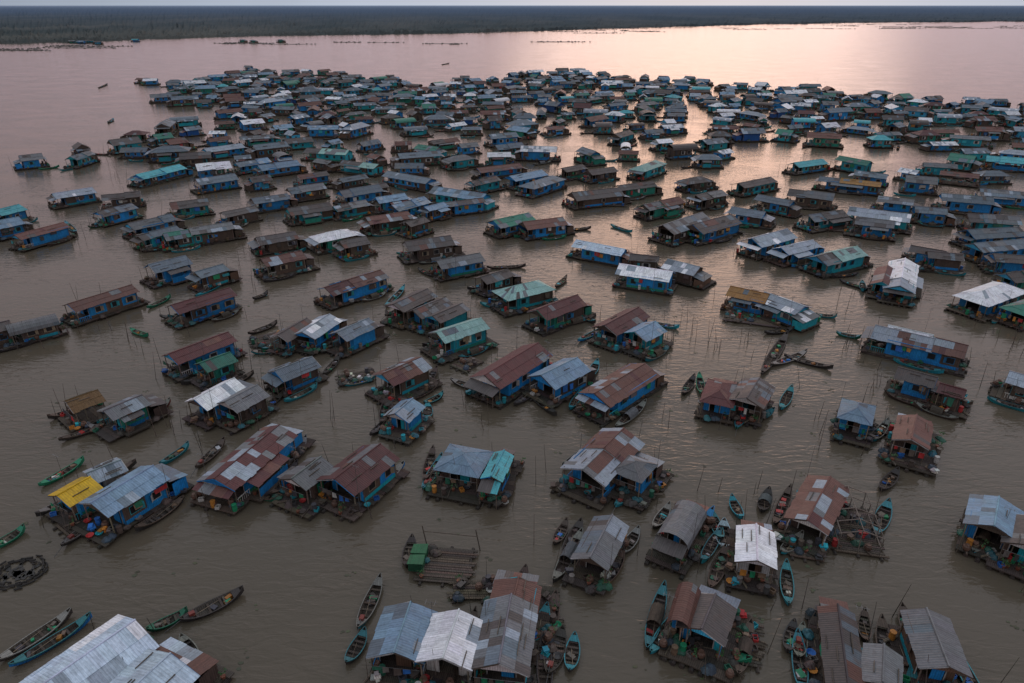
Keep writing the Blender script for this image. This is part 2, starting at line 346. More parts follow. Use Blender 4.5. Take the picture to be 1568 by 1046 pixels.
    if rng.random()<.5:
        yy=-L/2-.2; bl.beam((-W/2+.3,yy,ze-.6),(W/2-.3,yy,ze-.55),.02,WOOD,(.2,.2,.2),3)
        x=-W/2+.5
        while x<W/2-.8:
            w=rng.uniform(.3,.7); h=rng.uniform(.4,.9); c=rng.choice(BR)
            bl.face([(x,yy,ze-.6),(x+w,yy+.02,ze-.6),(x+w,yy+.08,ze-.6-h),(x,yy-.05,ze-.6-h)],MISC,c); x+=w+rng.uniform(.05,.5)
    if rng.random()<.5:
        x,y=rng.choice((-1,1))*(W/2+.1),rng.uniform(-L/2,L/2); h=rng.uniform(4.5,7)
        bl.beam((x,y,.2),(x+.1,y,h),.035,WOOD,(.13,.12,.11),4,.02)
        bl.beam((x-.5,y,h-.1),(x+.6,y,h-.1),.02,WOOD,(.2,.2,.2),3)
        for k in (-.4,0,.4): bl.beam((x+k,y-.3,h-.1),(x+k,y+.3,h-.1),.015,WOOD,(.2,.2,.2),3)
    return pt
def join(parts):
    b=MB()
    for p in parts:
        o=len(b.v); b.v+=p.v; b.f+=[tuple(i+o for i in f) for f in p.f]; b.m+=p.m; b.c+=p.c; b.uv+=p.uv
    return b
OCC=[]
def place_house(x1,y1,x2,y2,W,roof,wall,fl='',seed=0):
    rng=random.Random(seed)
    W*=.95
    a=P(x1,y1,3.6);b=P(x2,y2,3.6); d=b-a; L=max(3.2,min(d.length,18)); mid=(a+b)/2
    rot=math.atan2(d.y,d.x)-math.pi/2
    pt=build_house(L,W,roof,wall,fl,rng)
    e=bpy.data.objects.new('thatched_floating_hut' if roof=='th' else 'floating_house',None); e.empty_display_size=.5
    scene.collection.objects.link(e); e.location=(mid.x,mid.y,0); e.rotation_euler=(0,0,rot)
    for k,p in pt.items():
        if p.f: put(k,p.mesh(k),(0,0,0),0,e)
    OCC.append((mid.x,mid.y,max(L,W)/2,rot,W,L))
# ------------------------------------------------------------------ boats
def build_boat(L,W,col,kind,rng):
    b=MB(); n=16; st=[]
    inner=jit((.07,.055,.044),rng,.2); trim=jit(rng.choice([col,col,(.09,.06,.045),(.03,.22,.26),(.2,.2,.18)]),rng,.2)
    for i in range(n+1):
        s=-1+2*i/n; w=W/2*(1-abs(s)**2.2)**.85+.05
        zt=.40+ (.62 if s>0 else .35)*abs(s)**3; zk=-.12+.45*abs(s)**4
        st.append((s*L/2,w,zt,zk))
    for (y0,w0,t0,k0),(y1,w1,t1,k1) in zip(st[:-1],st[1:]):
        for g in (-1,1):
            def q(y,w,t,k): return [(0,y,k),(g*w*.62,y,k+.05),(g*w,y,t-.12),(g*(w+.02),y,t),(g*max(w-.07,0.01),y,t),(g*w*.55,y,k+.14),(0,y,k+.12)]
            A=q(y0,w0,t0,k0);B=q(y1,w1,t1,k1)
            cs=[col,col,trim,trim,inner,inner]
            for j in range(6): b.face([A[j],B[j],B[j+1],A[j+1]],PAINT if j<4 else WOOD,cs[j],None,.5)
    k=-.7
    while k<.75:
        i=int((k+1)/2*n); y,w,t,kk=st[i]; b.box(-w+.06,w-.06,y-.1,y+.1,t-.14,t-.09,WOOD,jit(inner,rng,.3)); k+=rng.uniform(.2,.35)
    for i0,i1 in ((n-3,n-1),(1,3)):
        y0,w0,t0,_=st[i0];y1,w1,t1,_=st[i1]
        b.face([(-w0+.05,y0,t0-.02),(w0-.05,y0,t0-.02),(w1-.03,y1,t1-.02),(-w1+.03,y1,t1-.02)],PAINT,trim)
    if 'a' in kind:
        m=6; c=jit(rng.choice([(.10,.08,.06),(.11,.12,.13),(.13,.10,.07)]),rng,.2)
        ya=-.16*L; 
        for seg in range(3):
            y0=ya+seg*.09*L; y1=y0+.09*L
            for k in range(m):
                a0=math.pi*k/m;a1=math.pi*(k+1)/m; r=W/2+.03+.015*(seg%2)
                p=[(-r*math.cos(a0),y0,.42+.75*math.sin(a0)),(-r*math.cos(a1),y0,.42+.75*math.sin(a1)),(-r*math.cos(a1),y1,.42+.75*math.sin(a1)),(-r*math.cos(a0),y1,.42+.75*math.sin(a0))]
                b.face(p,THATCH,c); b.face([(x*.96,y,z-.04) for x,y,z in reversed(p)],THATCH,c)
    if 'm' in kind:
        b.box(-.2,.2,-L*.36,-L*.36+.5,.35,.75,MISC,(.2,.04,.03)); b.beam((0,-L*.36,.7),(.2,-L*.36-2.2,.1),.03,MISC,(.1,.1,.1),4)
    for q in range(int(L*1.3)):
        s=rng.uniform(-.6,.6)
        if 'a' in kind and -.4<s<.3: continue
        if rng.random()<.6:
            x,y=rng.uniform(-.15,.15)*W,s*L/2
            b.rbox(x,y,.08,rng.uniform(.25,.6),rng.uniform(.3,.8),rng.uniform(.12,.38),rng.uniform(0,3),MISC,jit(rng.choice(BR),rng,.3))
    b.beam((W*.15,-L*.3,.45),(-W*.1,L*.1,.5),.025,WOOD,(.25,.2,.14),4)
    return b
BC={'d':(.038,.034,.031),'t':(.012,.28,.34),'g':(.012,.18,.10),'b':(.012,.20,.50),'y':(.5,.36,.06),'br':(.075,.052,.04),'w':(.35,.42,.46),'r':(.17,.035,.03)}
def place_boat(x1,y1,x2,y2,c='d',kind='',W=None,seed=0):
    rng=random.Random(seed); a=P(x1,y1,.3);b=P(x2,y2,.3);d=b-a;L=max(3.5,d.length); mid=(a+b)/2
    put('wooden_boat',build_boat(L,W or min(1.5,.75+L*.06),jit(BC[c],rng,.2),kind,rng).mesh('wooden_boat'),(mid.x,mid.y,0),math.atan2(d.y,d.x)-math.pi/2)

H=[
(25,1082,208,952,6.4,'pw','b','u'),(185,1075,262,1003,6,'pw','b','u'),
(603,1000,629,921,5.0,'lb','b','u'),(678,1012,703,937,4.8,'w','w','u'),(764,1022,783,915,4.9,'g','wd','mu'),
(786,918,792,893,4.5,'ru','t','cu'),(1040,952,1057,893,2.3,'ru','b','a'),(1074,962,1096,908,4.2,'br','t','cu'),
(1300,1045,1284,922,3.1,'br','wd','mu'),(1353,1040,1355,982,3,'g','wd','u'),(1452,1022,1418,932,4,'g','br','mu'),
(1160,858,1158,802,3.9,'w','w','u'),(1030,818,1060,768,3.6,'g','wd','a'),(903,852,938,786,3.9,'g','wd','mu'),
(1236,795,1272,728,4.6,'ru','wd','mu'),(1521,808,1529,762,5,'lb','b','u'),(1572,835,1580,790,4,'br','wd',''),
(86,757,138,728,4.2,'ye','b','u'),(132,724,185,702,3.6,'lg','w','u'),(140,774,236,716,5.2,'lb','b','u'),
(328,735,428,652,5.4,'r','b','mp'),(446,732,492,698,4.3,'g','wd','c'),(512,738,583,683,5.8,'r','b','u'),
(697,715,722,675,5.8,'lb','wd','hcu'),(752,728,772,688,2.6,'te','b','p'),
(892,722,955,660,6.0,'ru','b','m'),(958,722,984,694,4.2,'g','b','hcu'),
(1098,610,1110,575,4.6,'r','b','hu'),(1143,612,1163,580,4.8,'br','wd','m'),(1310,638,1317,608,4.3,'lb','b','hu'),(1396,672,1404,634,4.2,'ru','wd','cu'),
(1375,562,1436,578,4,'br','b','m'),(1440,585,1480,596,3.5,'r','wd',''),(1340,500,1482,532,6,'ru','b','m'),(1360,497,1430,512,4,'w','t','u'),(1545,570,1590,582,4.5,'lg','w',''),
(1487,455,1550,433,6.6,'w','b','hu'),(1553,470,1600,455,5,'gn','b','h'),(1378,438,1386,396,5.6,'w','t','pr'),(1352,430,1360,405,4,'r','t',''),
(1118,440,1178,452,5.5,'or','b',''),(1170,448,1232,470,5.5,'lg','t','m'),(1250,395,1312,380,6,'lt','t',''),(1150,370,1205,355,6.2,'lg','b',''),(1195,380,1245,368,5,'lg','b',''),
(948,408,1030,420,5.6,'w','b','u'),(1022,398,1072,410,5.5,'lg','wd','m'),(965,388,1010,392,4,'br','wd',''),(882,368,958,382,4.6,'pw','b','u'),
(910,603,988,556,5.6,'ru','b','m'),(828,580,884,552,5.6,'lb','b','u'),(742,580,824,530,5.8,'r','b',''),(668,512,737,490,5,'lt','t','c'),
(602,468,655,444,5,'br','wd','m'),(632,476,682,455,4.5,'br','b','m'),(662,484,708,464,4,'br','t',''),
(765,447,838,430,6,'lt','t','hc'),(735,425,778,412,4.5,'br','wd',''),(822,478,884,455,5.1,'r','g','u'),
(926,500,978,472,5.2,'r','b','u'),(972,508,1004,492,5,'lb','t','c'),
(585,575,645,548,5.1,'ru','wd','mc'),(605,632,632,608,4,'lb','b','cu'),(516,510,565,488,4.6,'bg','b',''),(462,508,505,480,5,'lg','b','m'),(425,512,470,486,4,'br','wd','m'),
(420,568,478,545,4.5,'bg','b',''),(497,440,583,413,5.6,'ru','b','m'),(258,545,350,510,4.8,'r','b','u'),(305,556,352,538,4.2,'gn','g','u'),
(298,615,360,582,4.6,'w','b','u'),(345,618,395,592,4.8,'g','wd','u'),(158,628,217,603,4.3,'g','g',''),(100,615,150,597,4.5,'th','wd','ou'),
(262,470,352,442,5,'r','b','u'),(103,466,202,436,5,'ru','b','u'),(8,498,85,480,4,'g','wd','a'),(-30,503,15,492,4,'br','wd',''),
(228,410,285,395,5.5,'bg','b','r'),(298,418,342,405,4.5,'bg','b',''),(392,365,452,355,5.5,'br','wd','m'),(400,398,462,385,5.5,'ru','wd','mc'),(480,362,540,350,6,'w','g','h'),(520,370,560,362,5,'br','wd','c'),
(668,400,735,388,5.5,'g','b',''),(620,375,690,365,6,'br','wd','m'),(755,340,810,328,6.5,'gn','b',''),(800,342,862,334,6,'ru','b',''),
(1015,350,1075,330,7,'g','wd','m'),(1060,348,1120,332,7,'br','b',''),(875,298,948,290,7,'br','wd','m'),(985,315,1040,303,5,'ru','g','p'),
(22,360,98,340,4.6,'ru','b',''),(-20,345,30,335,6,'lb','b','u'),(-10,325,30,315,6,'te','b',''),
(80,298,142,288,6,'lg','b',''),(155,300,215,294,5,'br','wd',''),(148,325,202,312,5.5,'bg','b',''),(195,343,262,328,5.5,'bg','b','p'),(210,360,270,345,4.5,'bg','t',''),
(208,268,275,252,6.5,'te','b','p'),(250,358,330,345,5.5,'gn','t','m'),(290,352,355,342,5,'g','wd','m'),(260,312,318,305,5.5,'br','t','c'),(340,325,390,315,5,'br','wd',''),
(300,277,360,268,6,'bg','b',''),(312,228,370,220,6,'lg','b',''),(395,255,455,247,6,'lb','b',''),(360,250,410,242,5,'lb','b',''),
(385,305,440,297,5.5,'bg','b',''),(440,322,505,312,6,'br','t','m'),(440,290,495,282,5.5,'g','wd',''),(520,295,580,285,6,'bg','b',''),(510,315,560,306,5,'g','t',''),
(560,335,625,325,6,'ru','wd','m'),(600,315,650,302,5.5,'lb','b',''),(575,305,620,298,5,'lb','b',''),(650,318,680,310,4,'lb','b',''),
(590,262,665,275,6,'bg','b',''),(665,288,745,300,6.5,'lb','t','m'),(680,310,740,303,4,'br','b',''),(730,258,795,250,6,'ru','b','p'),(780,272,830,262,6,'lb','b',''),(805,283,855,268,6.5,'bg','b','h'),
(525,245,580,252,6,'lt','t',''),(470,228,535,232,6.5,'lt','t',''),(565,285,590,280,4,'br','wd',''),
(1120,318,1172,326,5,'bg','b','p'),(1208,292,1278,300,6,'g','wd','m'),(1255,270,1350,280,5,'or','b','r'),(1300,320,1395,332,7,'lg','t','m'),(1310,335,1370,342,5,'g','b','c'),
(1395,375,1450,384,4.5,'br','b','mc'),(1420,385,1475,390,4,'br','wd','c'),(1480,355,1560,350,6,'bg','b',''),(1490,375,1568,368,6,'bg','b','m'),(1520,390,1590,395,5,'br','b',''),(1480,330,1560,335,6,'g','t',''),
(1130,282,1180,272,5.5,'br','t',''),(1045,275,1085,270,5.5,'br','wd','h'),(1065,300,1105,292,5.5,'g','wd','p'),(975,258,1010,246,6,'lt','t','h'),(945,285,1000,278,5,'br','g',''),
(1160,300,1215,310,5,'bg','b',''),(1440,300,1520,306,6,'bg','b',''),(1500,290,1590,297,6,'bg','b','m'),(1400,318,1450,322,5,'bg','b',''),
(640,222,672,226,6,'gn','t',''),(685,243,722,238,6,'g','t','h'),(900,262,940,256,5,'br','wd',''),(1540,420,1600,412,5,'br','g',''),(1510,240,1580,246,7,'te','b',''),(1440,262,1500,268,5,'ru','wd','o'),
(720,278,760,270,5,'br','t','c'),(860,258,892,252,5,'br','wd','c'),(1215,250,1260,244,5.5,'te','t',''),(1310,262,1360,268,5,'bg','b',''),(455,268,500,262,5,'br','b','c'),(620,340,650,332,4.5,'br','wd','c'),(1345,300,1400,306,5,'g','b',''),(1238,330,1290,322,5,'br','t','c'),
]
for i,h in enumerate(H):
    place_house(*h,seed=100+i)
B=[
(-5,1015,112,938,'d','',1.3),(15,1022,142,945,'b','',1.2),(276,952,374,905,'d','m',1.5),(232,963,282,940,'g','',1.1),(278,975,305,1025,'b','',1.2),
(548,965,584,885,'t','m',1.3),(535,1010,556,975,'d','',1.2),(838,1035,862,965,'d','m',1.5),(818,985,838,930,'g','',1.2),(792,905,803,878,'g','',1.1),
(1012,975,1150,1015,'g','',1.4),(1222,1010,1228,960,'d','',1.1),(1248,1030,1247,945,'br','',1.3),(1325,985,1322,938,'d','',1),(1412,1005,1378,930,'t','',1.4),
(862,858,890,800,'d','',1.4),(848,835,868,800,'d','',1.1),(922,900,955,845,'y','',1.2),(950,850,978,812,'d','',1.2),(1045,838,1092,782,'b','',1.2),(1108,842,1108,800,'w','',1.5),(1135,793,1120,765,'t','',1.1),(1165,785,1177,752,'d','a',1.3),
(1195,848,1228,820,'t','',1.2),(1347,752,1374,722,'d','',1.3),(1340,820,1360,770,'d','',1.5),(1485,818,1545,848,'d','',1.2),
(-10,838,35,812,'g','',1.3),(60,745,130,705,'g','',1.2),(245,712,290,682,'t','',1),(110,805,150,770,'d','',1),(300,718,345,675,'br','m',1.2),(385,755,428,765,'g','',1),(545,765,620,712,'b','',1.4),(440,710,470,672,'d','',1.1),
(650,738,664,688,'br','',1.2),(755,765,782,712,'d','',1.1),(622,870,632,825,'d','',1.3),(800,590,852,638,'d','',1.2),(872,628,890,600,'t','',1),
(1045,605,1063,578,'d','',1.2),(1075,605,1070,575,'g','',1.1),(1195,628,1212,595,'t','',1.3),(1335,650,1368,668,'d','',1.2),(1378,690,1425,680,'d','',1),
(222,635,262,615,'r','',1.2),(180,655,135,655,'d','',1),(655,640,655,622,'t','',1.3),(650,618,678,605,'d','',1),(585,650,592,612,'d','',1.2),
(380,640,435,605,'d','',1.2),(495,575,520,548,'d','',1.1),(525,590,575,578,'t','',1.2),(570,600,625,595,'b','',1),(640,600,670,565,'d','',1.3),(690,582,745,600,'d','',1.2),
(200,505,228,515,'g','',1),(225,472,262,455,'g','',1.1),(385,540,440,535,'t','',1.3),(380,512,425,495,'d','',1.3),(640,412,670,425,'d','',1.2),(735,465,790,475,'t','',1.2),(855,500,912,485,'d','a',1.2),(880,478,912,495,'d','',1.2),
(1000,495,1040,502,'t','',1.2),(1165,575,1205,512,'d','m',1.6),(1180,560,1235,540,'d','',1.3),(1200,545,1275,565,'d','',1.2),(1280,510,1318,518,'g','',1),(1250,482,1280,485,'t','',1),
(1285,430,1335,445,'d','',1),(935,345,968,356,'t','',1.1),(1170,510,1215,505,'d','',1.3),(1480,608,1425,615,'t','',1.1),(220,385,260,380,'d','',1),(745,410,805,408,'d','',1.2),(850,440,868,425,'d','',1.1),
(590,470,620,440,'d','',1.2),(140,480,190,470,'b','',1.1),(300,455,350,428,'t','',1.2),(245,485,310,492,'d','',1.1),(550,460,595,445,'b','',1.2),(505,385,470,380,'d','',1.1),(905,635,985,600,'t','',1.3),(900,580,915,555,'d','',1.4),(700,540,760,530,'d','',1.3),
(860,735,905,755,'t','',1),(1090,785,1105,830,'d','',1.1),(1000,810,1025,775,'d','',1.1),(150,135,165,129,'d','',1.8),(165,188,174,183,'br','',2),(676,99,688,97,'d','',2),
(135,348,160,345,'g','',1.3),(100,340,118,358,'br','',1.3),(860,352,905,350,'d','',1.5),(1235,402,1285,408,'t','',1.2),
(745,745,762,700,'t','',1.2),(1145,645,1185,630,'d','',1.2),(630,655,655,632,'d','',1.2),(395,455,403,452,'d','',1),
(1205,1000,1215,955,'d','',1.1),(1385,1025,1375,970,'d','',1.1),(1262,1045,1266,990,'d','',1.1),(872,1030,880,975,'d','',1.2),
]
for i,b in enumerate(B): place_boat(*b[:4],c=b[4],kind=b[5],W=b[6],seed=500+i)
# ------------------------------------------------------------------ far part of the village
def inpoly(p,poly):
    x,y=p; c=False; j=len(poly)-1
    for i in range(len(poly)):
        xi,yi=poly[i];xj,yj=poly[j]
        if (yi>y)!=(yj>y) and x<(xj-xi)*(y-yi)/(yj-yi)+xi: c=not c
        j=i
    return c
def WP(l): return [tuple(P(x,y,0)) for x,y in l]
REG=WP([(18,252),(100,240),(172,232),(178,216),(250,196),(350,186),(345,168),(205,157),(207,150),(260,144),(270,132),(350,122),(380,109),(450,113),(540,116),(560,128),(600,122),(640,135),(730,130),(790,119),(880,115),(950,122),(1075,128),(1085,140),(1110,134),(1165,140),(1260,140),(1290,155),(1330,150),(1400,162),(1500,160),(1640,172),(1640,330),(1540,290),(1400,296),(1290,262),(1200,262),(1100,262),(1030,245),(900,250),(800,250),(700,262),(640,262),(590,300),(420,320),(350,300),(290,292),(200,250),(60,258)])
HOLES=[WP(l) for l in ([(1040,165),(1085,160),(1110,185),(1095,225),(1060,240),(1010,240),(1035,210)],[(800,215),(880,205),(960,225),(930,245),(800,245)],
 [(1120,225),(1190,222),(1260,232),(1240,262),(1100,265)],[(470,238),(650,236),(640,252),(480,250)],[(200,268),(300,236),(330,240),(240,275)],[(1280,200),(1330,240),(1310,262),(1260,240)],
 [(540,200),(580,205),(620,225),(560,225)],[(1380,205),(1440,240),(1420,262),(1370,240)],[(815,178),(860,186),(840,205),(800,205)],[(690,255),(760,225),(775,232),(720,262)])]
rng=random.Random(7)
VAR=[]
for k in range(64):
    r=random.Random(900+k)
    roof=r.choice(['bg','bg','bg','g','g','g','br','br','br','r','ru','br','lg','bg','lb','te','w','gn','ru'])
    wall=r.choice(['b','b','b','t','t','wd','g','db','lb','b','wd'])
    L=r.uniform(6.5,12.5); W=r.uniform(4.4,6.8)
    VAR.append((join(build_house(L,W,roof,wall,'x'+r.choice(['','m','p','h','c','mr','l','h','mc','a']),r).values()).mesh('floating_house'),L))
pts=[]
xs=[p[0] for p in REG]; ys=[p[1] for p in REG]
grid={}
tries=0
while tries<90000:
    tries+=1
    p=(rng.uniform(min(xs),max(xs)),rng.uniform(min(ys),max(ys)))
    if not inpoly(p,REG) or any(inpoly(p,h) for h in HOLES): continue
    ln=mnoise.noise(Vector((p[0]*.012+3,p[1]*.03,0)))
    if ln>.36: continue
    near=p[1]<330
    sx,sy=(13.5,14.5) if near else (12.2,13.0)
    gx,gy=int(p[0]//16),int(p[1]//16); ok=True
    for ax in (-1,0,1):
        for ay in (-1,0,1):
            for q in grid.get((gx+ax,gy+ay),()):
                if ((p[0]-q[0])/sx)**2+((p[1]-q[1])/sy)**2<1: ok=False;break
    if not ok: continue
    if any((p[0]-o[0])**2+(p[1]-o[1])**2<(o[2]+6.5)**2 for o in OCC): continue
    grid.setdefault((gx,gy),[]).append(p); pts.append(p)
for p in pts:
    me,L=rng.choice(VAR)
    base=R(-58) if p[0]<-40 else (R(-72) if p[0]<80 else R(-100))
    rot=base+rng.gauss(0,R(22))+(math.pi if rng.random()<.5 else 0)
    if rng.random()<.15: rot+=math.pi/2
    o=put('floating_house',me,(p[0],p[1],0),rot); s=rng.uniform(.75,1.15); o.scale=(s*rng.uniform(.85,1.1),s*rng.uniform(.85,1.15),s*rng.uniform(.95,1.25))
for px,py in ((112,66),(125,67),(138,66),(150,68),(372,65),(388,66),(430,65),(208,64),(222,128),(232,130),(700,127),(712,126),(885,112),(290,133)):
    w=P(px,py,0); me,L=rng.choice(VAR); put('floating_house',me,(w.x,w.y,0),rng.uniform(-1.9,-1.2))
BV=[(lambda r:build_boat(r.uniform(5.5,8.5),r.uniform(1.05,1.35),jit(BC[r.choice(['d','d','br','t','t','g','b'])],r,.2),r.choice(['','','','a','m']),r).mesh('wooden_boat'))(random.Random(1500+k)) for k in range(20)]
for p in pts:
    if rng.random()<.75:
        a=rng.uniform(0,6.28); put('wooden_boat',rng.choice(BV),(p[0]+math.cos(a)*7,p[1]-abs(math.sin(a))*7,0),rng.gauss(-1.3,.5))
for (x,y,r,rot,W,L) in OCC:
    for sg in (-1,1):
        if rng.random()<.62:
            lx,ly=sg*(W/2+rng.uniform(1.0,1.4)),rng.uniform(-.3,.2)*L
            put('wooden_boat',rng.choice(BV),(x+lx*math.cos(rot)-ly*math.sin(rot),y+lx*math.sin(rot)+ly*math.cos(rot),0),rot+rng.gauss(0,.1)+(math.pi if rng.random()<.4 else 0))
# ------------------------------------------------------------------ rafts, frame, poles, nets
def raft(px,py,w,l,rot,seed,name='wooden_raft',extra=None,n=6):
    r=random.Random(seed); b=MB(); y=-l/2
    while y<l/2:
        b.box(-w/2+r.uniform(-.5,.3),w/2+r.uniform(-.4,.5),y,y+.24,.18+r.uniform(-.03,.05),.28+r.uniform(0,.05),WOOD,jit((.10,.078,.06),r,.4)); y+=r.uniform(.25,.34)
    for x in (-w/2+.3,0,w/2-.3): b.beam((x,-l/2-.4,.08),(x,l/2+.4,.08),.16,WOOD,(.06,.05,.04),6)
    for q in range(n): item(b,r.uniform(-w/2,w/2),r.uniform(-l/2,l/2),.33,r)
    if extra: extra(b,r)
    c=P(px,py,0); put(name,b.mesh(name),(c.x,c.y,0),rot)
def greencage(b,r):
    for y in (-1.3,.2): 
        for q in range(5):
            b.box(-3.6,-2.2,y+q*.26,y+q*.26+.22,.35,1.2+r.uniform(0,.1),MISC,jit((.012,.09,.04),r,.3)); 
        b.face([(-3.7,y-.05,1.33),(-2.1,y,1.36),(-2.15,y+1.3,1.42),(-3.65,y+1.25,1.3)],MISC,(.015,.13,.05))
    for x in (-2.6,2.9):
        b.beam((x,2.6,0),(x-.4,2.7,2.6),.06,WOOD,(.1,.08,.06),5)
    b.beam((-2.8,2.6,2.0),(2.7,2.6,1.8),.04,WOOD,(.1,.08,.06),4)
raft(685,868,5.0,4.6,R(-6),1,extra=greencage,n=5)
def frame(b,r):
    for x in (-2,0,2):
        for k in range(5):
            y=-3.6+k*1.8; b.beam((x,y,.3),(x+r.uniform(-.1,.1),y,2.4 if x else 3.0),.06,WOOD,(.2,.18,.15),4)
    for k in range(5):
        y=-3.6+k*1.8; b.beam((-2.2,y,2.35),(0,y,3.05),.05,WOOD,(.24,.2,.17),4); b.beam((2.2,y,2.35),(0,y,3.05),.05,WOOD,(.24,.2,.17),4)
    for x,z in ((-2,2.45),(2,2.45),(0,3.1),(-2,1.2),(2,1.2)): b.beam((x,-3.8,z),(x,3.8,z+r.uniform(-.1,.1)),.045,WOOD,(.24,.2,.17),4)
raft(1300,812,5.0,7.6,R(-12),2,'house_frame_under_construction',frame,26)
raft(1150,492,9,3.4,R(-20),3,n=30); raft(1130,985,3.6,4.6,R(-15),4,n=26); raft(1275,352,16,3.5,R(-15),5,n=9); raft(1500,262,16,3,R(-8),6,n=5)
raft(715,560,3,4,R(-40),8,n=8); raft(545,580,5,3,R(20),9,n=20); raft(130,798,3,4.5,R(-35),10,n=1); raft(560,520,4,4,R(20),11,n=18); raft(410,522,5,4,R(30),12,n=10)
raft(700,515,4,3,R(20),13,n=16); raft(930,315,10,2.5,R(-5),14,n=6); raft(1350,350,9,3,R(-15),15,n=12)
raft(835,985,2.6,5,R(-8),16,n=14); raft(740,905,6,2.4,R(0),17,n=14); raft(1140,600,2,4,R(-10),18,n=8); raft(1230,845,3,2.4,R(-15),19,n=8); raft(690,745,4.5,1.8,R(-10),20,n=8); raft(1000,735,2.4,3,R(-20),21,n=8)
b=MB(); r=random.Random(5)
for k in range(26):
    a0=2*math.pi*k/26;a1=2*math.pi*(k+1)/26
    for rr,z in ((2.6,.1),(2.3,.16),(1.9,.12)):
        q=rr+r.uniform(-.35,.35); b.beam((q*math.cos(a0),q*math.sin(a0)*.8,z+r.uniform(-.05,.1)),(q*math.cos(a1),q*math.sin(a1)*.8,z),.09,WOOD,(.03,.028,.025),5)
for k in range(40):
    a=r.uniform(0,6.28);q=r.uniform(0,2.4); b.rbox(q*math.cos(a),q*math.sin(a)*.8,.01,r.uniform(.3,.9),r.uniform(.2,.5),.06,r.uniform(0,3),MISC,(.03,.03,.027))
c=P(28,878); put('floating_net_pen',b.mesh('floating_net_pen'),(c.x,c.y,0),0)
b=MB(); r=random.Random(11)
def pole(x,y,h):
    tx,ty=r.gauss(0,.10)*h,r.gauss(0,.10)*h
    b.beam((x,y,-.5),(x+tx,y+ty,h),.045,WOOD,jit((.12,.10,.08),r,.3),4,.02)
for o in OCC:
    for k in range(r.randint(1,6)):
        a=r.uniform(0,6.28);d=o[2]+r.uniform(.8,3.0); pole(o[0]+d*math.cos(a),o[1]+d*math.sin(a),r.uniform(1.5,4.6))
for p in pts:
    for k in range(2):
        a=r.uniform(0,6.28); pole(p[0]+8*math.cos(a),p[1]+8*math.sin(a),r.uniform(2,5))
for (x1,y1,x2,y2,n) in ((640,575,760,660,8),(1000,560,1030,510,12),(1040,500,1100,540,12),(1280,470,1300,540,8),(1340,560,1330,620,5),(200,640,320,680,5),(1480,500,1560,540,7),(160,270,220,280,6),(640,330,660,345,4),(1380,270,1420,330,10),(860,600,1010,560,9),(490,640,520,660,3),(150,500,260,560,5),(1050,760,1200,755,5),(1230,590,1260,700,4),(780,760,840,880,3),(1140,520,1170,560,6),(1430,330,1470,350,6),(215,290,250,305,6),(350,400,390,440,6)):
    for k in range(n):
        t=r.random(); w=P(x1+(x2-x1)*t+r.uniform(-12,12),y1+(y2-y1)*t+r.uniform(-8,8)); pole(w.x,w.y,r.uniform(1.2,5))
put('bamboo_poles',b.mesh('bamboo_poles'),(0,0,0))
b=MB()
for k in range(420):
    p=r.choice(OCC) if r.random()<.8 else (r.uniform(-60,60),r.uniform(35,120),0); a=r.uniform(0,6.28);d=p[2]+r.uniform(0,14)
    x,y=p[0]+d*math.cos(a),p[1]+d*math.sin(a)
    for q in range(r.randint(1,4)):
        s=r.uniform(.08,.28); ox,oy=x+r.uniform(-.5,.5),y+r.uniform(-.4,.4); z=.02+r.random()*.01+q*.004
        b.face([(ox+s*math.cos(t+a),oy+s*r.uniform(.4,1)*math.sin(t+a),z) for t in (0,1.3,2.6,3.8,5)],LEAF,jit((.07,.08,.04),r,.4),[(0,0)]*5)
put('drifting_water_plants',b.mesh('drifting_water_plants'),(0,0,0))
# ------------------------------------------------------------------ water
m,nt,bs=newmat('muddy_lake_water'); g=N(nt)
geo=g.n('ShaderNodeTexCoord').outputs['Object']
big=g.noise(g.scale(geo,(.012,.02,1)),1.0,3,.6,.8)
g.l(g.mix(big,(.082,.071,.049),(.114,.094,.070)),bs.inputs['Base Color'])
bs.inputs['IOR'].default_value=1.34; bs.inputs['Roughness'].default_value=.12
mp=g.n('ShaderNodeMapping'); g.l(geo,mp.inputs[0]); mp.inputs['Rotation'].default_value=(0,0,R(14)); mp.inputs['Scale'].default_value=(.42,1.15,1)
w1=g.noise(mp.outputs[0],1.0,2,.5,.9); w2=g.noise(g.scale(geo,(1.8,3.0,1)),1.0,2,.5,.5); w3=g.noise(g.scale(geo,(.05,.08,1)),1.0,2,.5,.6)
amp=g.mapr(w3,.3,.7,.35,1.15)
hh=g.math('MULTIPLY',g.math('ADD',g.math('MULTIPLY',w1,1.0),g.math('MULTIPLY',w2,.2)),amp)
bp=g.n('ShaderNodeBump'); bp.inputs['Strength'].default_value=1.0; bp.inputs['Distance'].default_value=.125
g.l(hh,bp.inputs['Height']); g.l(bp.outputs[0],bs.inputs['Normal'])
me=bpy.data.meshes.new('lake_water'); S=60000
me.from_pydata([(-S,-2000,0),(S,-2000,0),(S,S,0),(-S,S,0)],[],[(0,1,2,3)]); me.materials.append(m); put('lake_water',me,(0,0,0))
